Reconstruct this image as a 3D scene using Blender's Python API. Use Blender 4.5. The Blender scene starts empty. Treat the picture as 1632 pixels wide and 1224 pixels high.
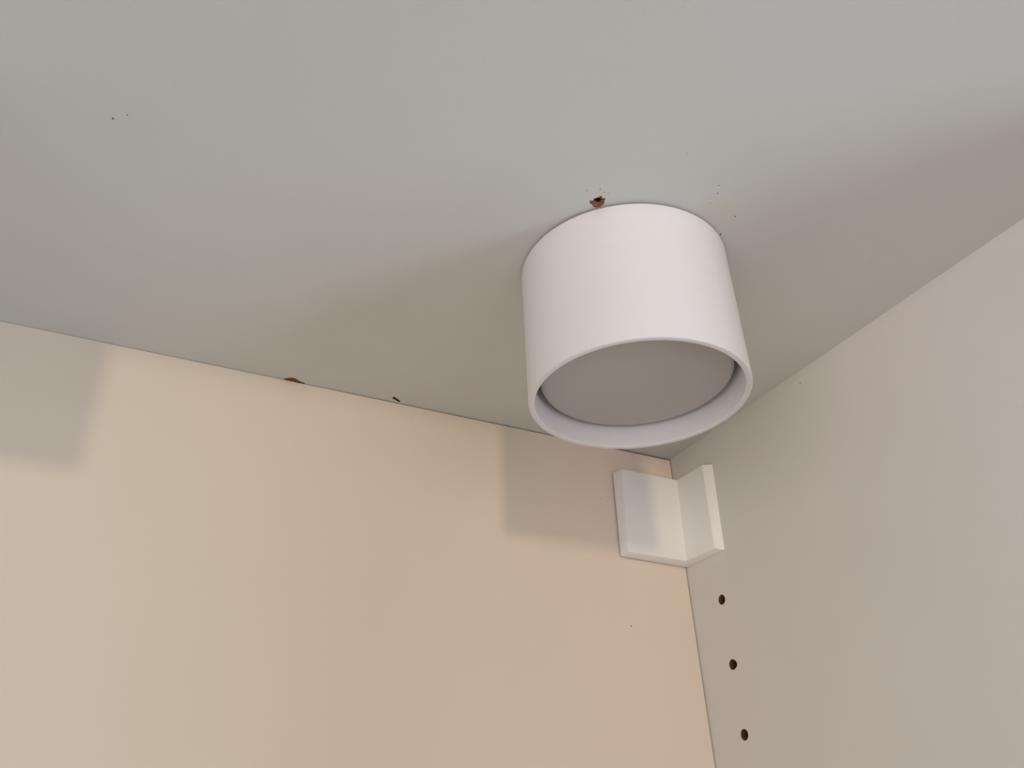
import bpy, bmesh, math, random
from mathutils import Vector, Matrix
from mathutils.geometry import tessellate_polygon
random.seed(7)
sc = bpy.context.scene
col = sc.collection
MM = 0.001
ZC = 2.2                    # height of the cabinet's top panel above the room floor; the corner is at (0, 0, ZC)

def W(x, y, z):             # millimetres from the inner top corner -> metres
    return Vector((x * MM, y * MM, ZC + z * MM))

# ---------------------------------------------------------------- camera
cam = bpy.data.cameras.new('camera')
cam.sensor_width = 36.0
cam.lens = 1329.187 / 1632.0 * 36.0
cam.clip_start = 0.005
cam.clip_end = 50
camo = bpy.data.objects.new('camera', cam)
col.objects.link(camo)
R = ((0.8917272, -0.4511031, -0.0364495), (0.2049003, 0.4742250, -0.8562281), (0.4035324, 0.7560534, 0.5153105))
m = Matrix.Identity(4)
for i in range(3):
    m[i][0] = R[0][i]; m[i][1] = -R[1][i]; m[i][2] = -R[2][i]
m.translation = W(*(-288.628, -348.241, -210.437))
camo.matrix_world = m
sc.camera = camo

# ---------------------------------------------------------------- world, lights, exposure
world = bpy.data.worlds.new('room_light')
sc.world = world
world.use_nodes = True
bg = world.node_tree.nodes['Background']
WORLD = 0.202
bg.inputs['Color'].default_value = (0.93, 0.98, 1.0, 1)
bg.inputs['Strength'].default_value = WORLD

def area(name, loc, aim, size, power, color):
    l = bpy.data.lights.new(name, 'AREA')
    l.shape = 'DISK'; l.size = size; l.energy = power; l.color = color
    o = bpy.data.objects.new(name, l)
    o.location = loc
    d = Vector(aim) - Vector(loc)
    o.rotation_euler = d.to_track_quat('-Z', 'Y').to_euler()
    col.objects.link(o)
    return o
lampc = W(-122, -135, -40)
LIGHTS = [
    # name, direction from the downlight, distance, disk size, watts, colour
    ('room_lamp', (-0.388, -0.922, 0.008), 4.5, 0.28, 34.0, (1.0, 0.83, 0.60)),
    ('window_light_right', (0.645, -0.735, -0.42), 1.8, 0.7, 12.8, (0.71, 0.88, 1.0)),
    ('fill_light_left', (-0.60, -0.78, -0.25), 2.0, 0.8, 3.5, (0.88, 0.98, 0.84)),  # added soft fill without a known source, brightens the right side panel
    ('fill_light_far_left', (-0.86, -0.50, -0.25), 2.0, 1.1, 8.9, (1.0, 0.82, 0.91)),  # added wide fill that spreads the left light farther round
    ('room_light_front', (0.0, -1.0, -0.3), 2.2, 1.2, 6.7, (1.0, 0.84, 0.88)),
]
for nm, dr, dist, size, power, colr in LIGHTS:
    area(nm, lampc + Vector(dr).normalized() * dist, lampc, size, power, colr)
vs = sc.view_settings
vs.view_transform = 'Standard'; vs.look = 'None'; vs.gamma = 1.0
vs.use_curve_mapping = False
vs.exposure = 0.05

# ---------------------------------------------------------------- helpers
def mat(name, color, rough=0.5, spec=0.4, noise=0.02, scale=60, bump=0.0, bscale=900, extra=None, trans=0):
    M = bpy.data.materials.new(name); M.use_nodes = True
    nt = M.node_tree; b = nt.nodes['Principled BSDF']
    b.inputs['Roughness'].default_value = rough
    b.inputs['Specular IOR Level'].default_value = spec
    tc = nt.nodes.new('ShaderNodeTexCoord')
    n = nt.nodes.new('ShaderNodeTexNoise'); n.inputs['Scale'].default_value = scale; n.inputs['Detail'].default_value = 4
    nt.links.new(tc.outputs['Object'], n.inputs['Vector'])
    r = nt.nodes.new('ShaderNodeValToRGB')
    r.color_ramp.elements[0].position = 0.3; r.color_ramp.elements[1].position = 0.7
    r.color_ramp.elements[0].color = tuple(c * (1 - noise) for c in color) + (1,)
    r.color_ramp.elements[1].color = tuple(min(1, c * (1 + noise)) for c in color) + (1,)
    nt.links.new(n.outputs['Fac'], r.inputs['Fac'])
    out = r.outputs['Color']
    if extra:
        out = extra(nt, tc, out)
    nt.links.new(out, b.inputs['Base Color'])
    if bump:
        n2 = nt.nodes.new('ShaderNodeTexNoise'); n2.inputs['Scale'].default_value = bscale; n2.inputs['Detail'].default_value = 3
        nt.links.new(tc.outputs['Object'], n2.inputs['Vector'])
        bp = nt.nodes.new('ShaderNodeBump'); bp.inputs['Strength'].default_value = bump; bp.inputs['Distance'].default_value = 0.0004
        nt.links.new(n2.outputs['Fac'], bp.inputs['Height'])
        nt.links.new(bp.outputs['Normal'], b.inputs['Normal'])
    return M

def stain(center, radius, color, amount):
    """a soft-edged stain of its own colour at a place on the board"""
    def f(nt, tc, src):
        d = nt.nodes.new('ShaderNodeVectorMath'); d.operation = 'DISTANCE'
        nt.links.new(tc.outputs['Object'], d.inputs[0]); d.inputs[1].default_value = center
        mr = nt.nodes.new('ShaderNodeMapRange'); mr.interpolation_type = 'SMOOTHSTEP'
        mr.inputs['From Min'].default_value = radius * 0.3; mr.inputs['From Max'].default_value = radius
        mr.inputs['To Min'].default_value = amount; mr.inputs['To Max'].default_value = 0
        nt.links.new(d.outputs['Value'], mr.inputs['Value'])
        mx = nt.nodes.new('ShaderNodeMix'); mx.data_type = 'RGBA'
        nt.links.new(mr.outputs['Result'], mx.inputs['Factor'])
        nt.links.new(src, mx.inputs[6]); mx.inputs[7].default_value = tuple(color) + (1,)
        return mx.outputs[2]
    return f

MEL = (0.68, 0.675, 0.645)
M_ceiling = mat('white_melamine_top', MEL, 0.5, 0.35, 0.012, 25, 0.12,
                extra=stain(W(-109, -177, 0), 0.013, (0.66, 0.62, 0.50), 0.35))
M_side = mat('white_melamine_side', (0.72, 0.70, 0.665), 0.5, 0.35, 0.012, 25, 0.12)
M_back = mat('cream_hardboard', (0.80, 0.70, 0.59), 0.55, 0.3, 0.01, 20, 0.06)
M_lamp = mat('white_powder_coat', (0.83, 0.805, 0.81), 0.42, 0.4, 0.006, 200, 0.05, 2500)
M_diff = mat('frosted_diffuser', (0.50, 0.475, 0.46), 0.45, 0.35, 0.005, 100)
M_bulb = mat('bulb_plastic', (0.75, 0.73, 0.72), 0.45, 0.3, 0.005, 100)
M_plate = mat('zinc_plate', (0.30, 0.29, 0.28), 0.5, 0.4, 0.03, 100)
M_cover = mat('white_plastic', (0.90, 0.885, 0.865), 0.4, 0.4, 0.008, 120, 0.04, 1500)
M_chip = mat('raw_chipboard', (0.29, 0.145, 0.075), 0.9, 0.1, 0.45, 900, 0.8, 1500)
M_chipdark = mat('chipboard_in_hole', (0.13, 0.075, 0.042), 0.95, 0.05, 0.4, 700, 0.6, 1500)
M_speck = mat('dirt', (0.15, 0.13, 0.105), 0.9, 0.1, 0.2, 900)

def link(name, bm, material, parent=None):
    me = bpy.data.meshes.new(name)
    bmesh.ops.recalc_face_normals(bm, faces=bm.faces)
    bm.to_mesh(me); bm.free()
    me.materials.append(material)
    o = bpy.data.objects.new(name, me)
    col.objects.link(o)
    if parent: o.parent = parent
    return o

def structure(name, bm, material):
    o = link(name, bm, material); o['kind'] = 'structure'
    return o

def add_box(bm, a, b):
    (x0, y0, z0), (x1, y1, z1) = a, b
    v = [bm.verts.new(W(x, y, z)) for x in (x0, x1) for y in (y0, y1) for z in (z0, z1)]
    for f in ((0, 1, 3, 2), (4, 6, 7, 5), (0, 4, 5, 1), (2, 3, 7, 6), (0, 2, 6, 4), (1, 5, 7, 3)):
        bm.faces.new([v[i] for i in f])

def holed_slab(outer, holes, place, thick):
    """board with a tessellated visible face; outer/holes are 2D rings in mm, place(u, v, depth) -> point"""
    bm = bmesh.new()
    rings = [outer] + holes
    flat = [p for r in rings for p in r]
    V = [bm.verts.new(place(u, v, 0)) for u, v in flat]
    for t in tessellate_polygon([[Vector((u, v, 0)) for u, v in r] for r in rings]):
        try: bm.faces.new([V[i] for i in t])
        except ValueError: pass
    n = len(outer)
    B = [bm.verts.new(place(u, v, thick)) for u, v in outer]
    for i in range(n):
        bm.faces.new([V[i], V[(i + 1) % n], B[(i + 1) % n], B[i]])
    bm.faces.new(B)
    return bm

def lathe(bm, prof, seg=96, c=(0, 0), closed=False):
    rings = []
    for r, z in prof:
        if r < 1e-6:
            rings.append([bm.verts.new((c[0], c[1], z * MM))])
        else:
            rings.append([bm.verts.new((c[0] + r * MM * math.cos(2 * math.pi * i / seg), c[1] + r * MM * math.sin(2 * math.pi * i / seg), z * MM)) for i in range(seg)])
    pairs = list(zip(rings, rings[1:]))
    if closed: pairs.append((rings[-1], rings[0]))
    for a, b in pairs:
        for i in range(seg):
            j = (i + 1) % seg
            f = [a[i % len(a)], a[j % len(a)], b[j % len(b)], b[i % len(b)]]
            f = list(dict.fromkeys(f))
            if len(f) > 2: bm.faces.new(f)
    smooth(bm)

def smooth(bm, ang=40):
    bmesh.ops.recalc_face_normals(bm, faces=bm.faces)
    for f in bm.faces: f.smooth = True
    for e in bm.edges:
        if len(e.link_faces) == 2 and e.calc_face_angle(0) > math.radians(ang): e.smooth = False

def arc(cx, cz, r, a0, a1, n=5):
    return [(cx + r * math.cos(math.radians(a0 + (a1 - a0) * i / n)), cz + r * math.sin(math.radians(a0 + (a1 - a0) * i / n))) for i in range(n + 1)]

# ---------------------------------------------------------------- the cabinet around the view
WID, DEP, HGT = 500, 318, 720

# chips broken out of the top panel: rings in mm on the panel's underside
CHIP = [(-155.9, -164.75), (-155.6, -165.25), (-155.0, -165.35), (-154.95, -166.1), (-155.15, -166.75), (-154.5, -166.95), (-154.3, -167.5), (-153.9, -168.25), (-153.45, -168.9), (-152.95, -168.55), (-152.5, -167.95), (-151.95, -168.2), (-151.5, -168.35), (-150.95, -167.6), (-151.15, -167.0), (-150.75, -166.7), (-150.25, -166.3), (-150.5, -165.75), (-150.3, -165.4), (-150.5, -164.3), (-151.0, -163.3), (-151.77, -162.8), (-152.8, -162.75), (-153.66, -163.1), (-154.3, -163.7), (-154.9, -163.6), (-155.4, -164.1)]
EDGE1 = [(-226.22, -0.5), (-224.56, -1.89), (-223.29, -2.97), (-221.84, -3.28), (-220.15, -2.73), (-218.13, -1.2), (-215.7, -0.75), (-215.8, 0.3), (-219.82, 0.6), (-223.5, 0.5)]
EDGE2 = [(-172.9, -3.7), (-172.4, -5.4), (-171.2, -4.7), (-169.6, -3.7), (-167.6, -2.2), (-168.1, -1.2), (-170.6, -2.4)]

bm = holed_slab([(-WID - 16, -DEP), (16, -DEP), (16, 12), (-WID - 16, 12)], [CHIP, EDGE1, EDGE2],
                lambda u, v, d: W(u, v, d), 16)
ceiling = structure('ceiling', bm, M_ceiling)

def pit(name, ring, levels, material, parent):
    """broken-out recess: the ring shrinks as it goes up into the board"""
    bm = bmesh.new()
    cx = sum(p[0] for p in ring) / len(ring); cy = sum(p[1] for p in ring) / len(ring)
    prev = [bm.verts.new(W(x, y, 0)) for x, y in ring]
    for s, d in levels:
        cur = [bm.verts.new(W(cx + (x - cx) * s, cy + (y - cy) * s, d + random.uniform(-.12, .12))) for x, y in ring]
        for i in range(len(ring)):
            j = (i + 1) % len(ring)
            bm.faces.new([prev[i], prev[j], cur[j], cur[i]])
        prev = cur
    bm.faces.new(prev)
    return link(name, bm, material, parent)


def chipped_hole(ring, hole, parent):
    """shallow broken-out crater with the old screw hole in its floor"""
    bm = bmesh.new()
    cx = sum(p[0] for p in ring) / len(ring); cy = sum(p[1] for p in ring) / len(ring)
    n = len(ring)
    inner = [(cx + (x - cx) * .86, cy + (y - cy) * .86) for x, y in ring]
    top = [bm.verts.new(W(x, y, 0)) for x, y in ring]
    V = [bm.verts.new(W(x, y, .35 + random.uniform(-.15, .15))) for x, y in inner] + [bm.verts.new(W(x, y, .6)) for x, y in hole]
    for k in range(n):
        j = (k + 1) % n; bm.faces.new([top[k], top[j], V[j], V[k]])
    for t in tessellate_polygon([[Vector((x, y, 0)) for x, y in inner], [Vector((x, y, 0)) for x, y in hole]]):
        bm.faces.new([V[k] for k in t])
    o = link('chipped_hole', bm, M_chip, parent)
    o['label'] = 'brown chipboard crater broken out beside the lamp'
    bm = bmesh.new()
    a = [bm.verts.new(W(x, y, .6)) for x, y in hole]
    b = [bm.verts.new(W(x, y, 7)) for x, y in hole]
    for k in range(len(hole)):
        j = (k + 1) % len(hole); bm.faces.new([a[k], a[j], b[j], b[k]])
    bm.faces.new(b)
    link('screw_hole', bm, M_chipdark, o)
DARK = [(-154.3, -165.6), (-154.3, -166.35), (-153.75, -166.95), (-152.95, -167.2), (-152.2, -166.9), (-151.85, -166.1), (-152.1, -165.3), (-152.9, -164.8), (-153.8, -164.95)]
chipped_hole(CHIP, DARK, ceiling)
pit('edge_chip', EDGE1, ((0.9, 0.5), (0.5, 0.9)), M_chip, ceiling)['label'] = 'long brown chip at the back seam'
pit('edge_chip', EDGE2, ((0.85, 0.5), (0.5, 0.8)), M_chipdark, ceiling)['label'] = 'small dark chip at the back seam'

def specks(items, place, parent):
    """tiny crumbs of dirt stuck to a board"""
    bm = bmesh.new()
    for u, v, r, e, ang in items:
        n = 9
        pts = []
        for k in range(n):
            t = 2 * math.pi * k / n; q = r * random.uniform(.75, 1.2)
            x, y = q * math.cos(t) * e, q * math.sin(t)
            pts.append((u + x * math.cos(ang) - y * math.sin(ang), v + x * math.sin(ang) + y * math.cos(ang)))
        a = [bm.verts.new(place(x, y, -0.01)) for x, y in pts]
        c = bm.verts.new(place(u, v, 0.12))
        for k in range(n): bm.faces.new([a[k], a[(k + 1) % n], c])
    o = link('dirt_specks', bm, M_speck, parent); o['kind'] = 'stuff'
specks([(-311.7, -133.7, .42, 1, 0), (-307.85, -137.1, .22, 2, .6), (-155.5, -171.5, .2, 2.6, 1.2), (-159.55, -168.9, .12, 3.5, 1.3),
        (-153.4, -170.8, .18, 1.3, 0), (-151.9, -171.2, .14, 1, 0), (-118.0, -190.8, .26, 1.2, 0), (-115.8, -187.5, .32, 1.5, 1),
        (-115.3, -182.3, .22, 1, 0), (-102.0, -180.5, .3, 1.4, .8), (-100.6, -170.3, .35, 1.8, 1.2), (-33.5, -182.2, .2, 1, 0),
        (-137.5, -198.2, .14, 1.5, 0)],
       lambda u, v, d: W(u, v, -d), ceiling)

bm = bmesh.new()            # back panel: a thin board short of its neighbours by a dark seam
top = [(-WID, -.08), (-230, -.22), (-110, -.5), (-.65, -.95)]
rings = []
for y in (0, 1.2):
    rings.append([bm.verts.new(W(x, y, z)) for x, z in top + [(-.65, -HGT), (-WID, -HGT)]])
for k in range(6):
    j = (k + 1) % 6; bm.faces.new([rings[0][k], rings[0][j], rings[1][j], rings[1][k]])
for r_ in rings: bm.faces.new(r_)
wall_back = structure('wall_back', bm, M_back)
bm = bmesh.new(); add_box(bm, (-WID, 1.2, -HGT), (0, 10, 0))  # added filler: blocks light leaking through the seams, dark colour deepens their shade
link('seam_backing', bm, M_chipdark, wall_back)['label'] = 'brown board added behind the seams to darken them'
specks([(-40.64, -100.5, .55, .7, 0), (-161.1, -7.1, .22, 1, 0), (-149.9, -8.5, .18, 1, 0), (-51.4, -33.0, .3, .8, 0)],
       lambda u, v, d: W(u, -d, v), wall_back)

# right side panel with its column of drilled shelf pin holes
HOLES = []
for k in range(5):
    cy, cz = -23.85, -89.75 - 32 * k
    ring = []
    for q in range(28):
        t = 2 * math.pi * q / 28; r = 2.55
        if k == 1: r += .75 * max(0, math.cos(t - 3.3)) ** 6      # chipped on the side towards the room
        ring.append((cy + r * math.cos(t), cz + r * math.sin(t)))
    HOLES.append(ring)
bm = holed_slab([(-DEP, 0), (10, 0), (10, -HGT), (-DEP, -HGT)], HOLES, lambda u, v, d: W(d, u, v), 16)
wall_right = structure('wall_right', bm, M_side)
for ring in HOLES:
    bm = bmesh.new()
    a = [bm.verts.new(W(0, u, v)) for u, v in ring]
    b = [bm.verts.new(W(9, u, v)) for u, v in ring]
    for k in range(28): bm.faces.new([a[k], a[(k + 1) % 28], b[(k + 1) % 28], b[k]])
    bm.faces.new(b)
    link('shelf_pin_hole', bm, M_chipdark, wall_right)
specks([(-104.9, -6.0, .35, 1, 0)], lambda u, v, d: W(-d, u, v), wall_right)

bm = bmesh.new(); add_box(bm, (-WID - 16, -DEP, -HGT), (-WID, 10, 0)); structure('wall_left', bm, M_side)
bm = bmesh.new(); add_box(bm, (-WID - 16, -DEP, -HGT - 16), (16, 10, -HGT)); structure('floor', bm, M_side)

# ---------------------------------------------------------------- surface-mounted cylinder downlight
RO, RI, H = 40.8, 38.4, 59.26
def thing(name, label, cat, loc, group=None):
    o = bpy.data.objects.new(name, None); o.empty_display_size = .02
    col.objects.link(o); o.location = loc; o['label'] = label; o['category'] = cat
    if group: o['group'] = group
    return o
lamp = thing('cylinder_downlight', 'white cylinder downlight surface-mounted under the top panel beside the chipped hole', 'lamp', W(-122.19, -135.1, 0), 'cylinder downlights under the top panel')
bm = bmesh.new(); lathe(bm, [(0, 0), (39.3, 0), (39.3, -.9), (0, -.9)]); link('mounting_plate', bm, M_plate, lamp)
bm = bmesh.new()
lathe(bm, [(0, -.7), (RO - .4, -.7), (RO, -1.1), (RO, -20), (RO, -40)] + arc(RO - .7, -H + .7, .7, 0, -90) + arc(RI + .6, -H + .6, .6, -90, -180)
      + [(RI, -50), (RI, -38), (RI - .6, -33), (RI - 1, -30), (0, -30)], 128)
link('housing', bm, M_lamp, lamp)
ZD = -H + 7.7
bm = bmesh.new()
lathe(bm, [(35.9, ZD + 3.2), (35.9, ZD + 17), (30, ZD + 20), (0, ZD + 20)], 128)
bulb = link('bulb', bm, M_bulb, lamp); bulb['label'] = 'flat round bulb seated inside the housing'
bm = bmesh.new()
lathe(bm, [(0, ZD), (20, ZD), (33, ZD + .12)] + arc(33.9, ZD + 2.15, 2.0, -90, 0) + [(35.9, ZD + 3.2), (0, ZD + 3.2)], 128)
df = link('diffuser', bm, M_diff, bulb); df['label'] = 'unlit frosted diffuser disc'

# the next lamp of the row, just beyond the picture's left edge; its shadow falls on the back panel
r2 = lamp.copy(); col.objects.link(r2); r2.location = W(-394, -135.1, 0)
r2['label'] = 'white cylinder downlight farther left along the top panel, away from the corner'
for ch in list(lamp.children):
    c = ch.copy(); col.objects.link(c); c.parent = r2
    for g in list(ch.children):
        d = g.copy(); col.objects.link(d); d.parent = c

# ---------------------------------------------------------------- L-shaped white cover of the corner bracket
cover = thing('corner_cover', 'white plastic L-shaped cover in the corner under the top panel, above the holes', 'bracket', W(0, 0, -41))
def local(x, y, z): return W(x, y, z) - W(0, 0, -41)
T = [(-42.9, -1.2, -16.8), (-40.4, -7.5, -16.5), (-3.75, -7.5, -16.8), (-4, -30.7, -17.6), (0, -34.6, -18.4), (0, -1.2, -16.8)]
B = [(-43.5, -1.2, -65.0), (-42.6, -7.5, -64.4), (-5.6, -7.5, -64.6), (-5, -30.2, -65.2), (0, -32.7, -66.4), (0, -1.2, -66.0)]
bm = bmesh.new()
t = [bm.verts.new(local(*q)) for q in T]; b = [bm.verts.new(local(*q)) for q in B]
for k in range(6):
    j = (k + 1) % 6; bm.faces.new([t[k], t[j], b[j], b[k]])
for ring in (t, b):
    bm.faces.new([ring[k] for k in (0, 1, 2, 5)]); bm.faces.new([ring[k] for k in (2, 3, 4, 5)])
bmesh.ops.recalc_face_normals(bm, faces=bm.faces)
es = [e for e in bm.edges if e.calc_face_angle(0) > .2]
bmesh.ops.bevel(bm, geom=es, offset=.0006, offset_type='OFFSET', segments=3, profile=.5, affect='EDGES')
smooth(bm, 35)
link('cover_shell', bm, M_cover, cover)
bm = bmesh.new()
for a_, b_ in (((-39.5, -2, -62), (-1.5, 0, -20)),):
    vv = [bm.verts.new(local(x, y, z)) for x in (a_[0], b_[0]) for y in (a_[1], b_[1]) for z in (a_[2], b_[2])]
    for f in ((0, 1, 3, 2), (4, 6, 7, 5), (0, 4, 5, 1), (2, 3, 7, 6), (0, 2, 6, 4), (1, 5, 7, 3)): bm.faces.new([vv[i] for i in f])
link('fixing_plate', bm, M_plate, cover)
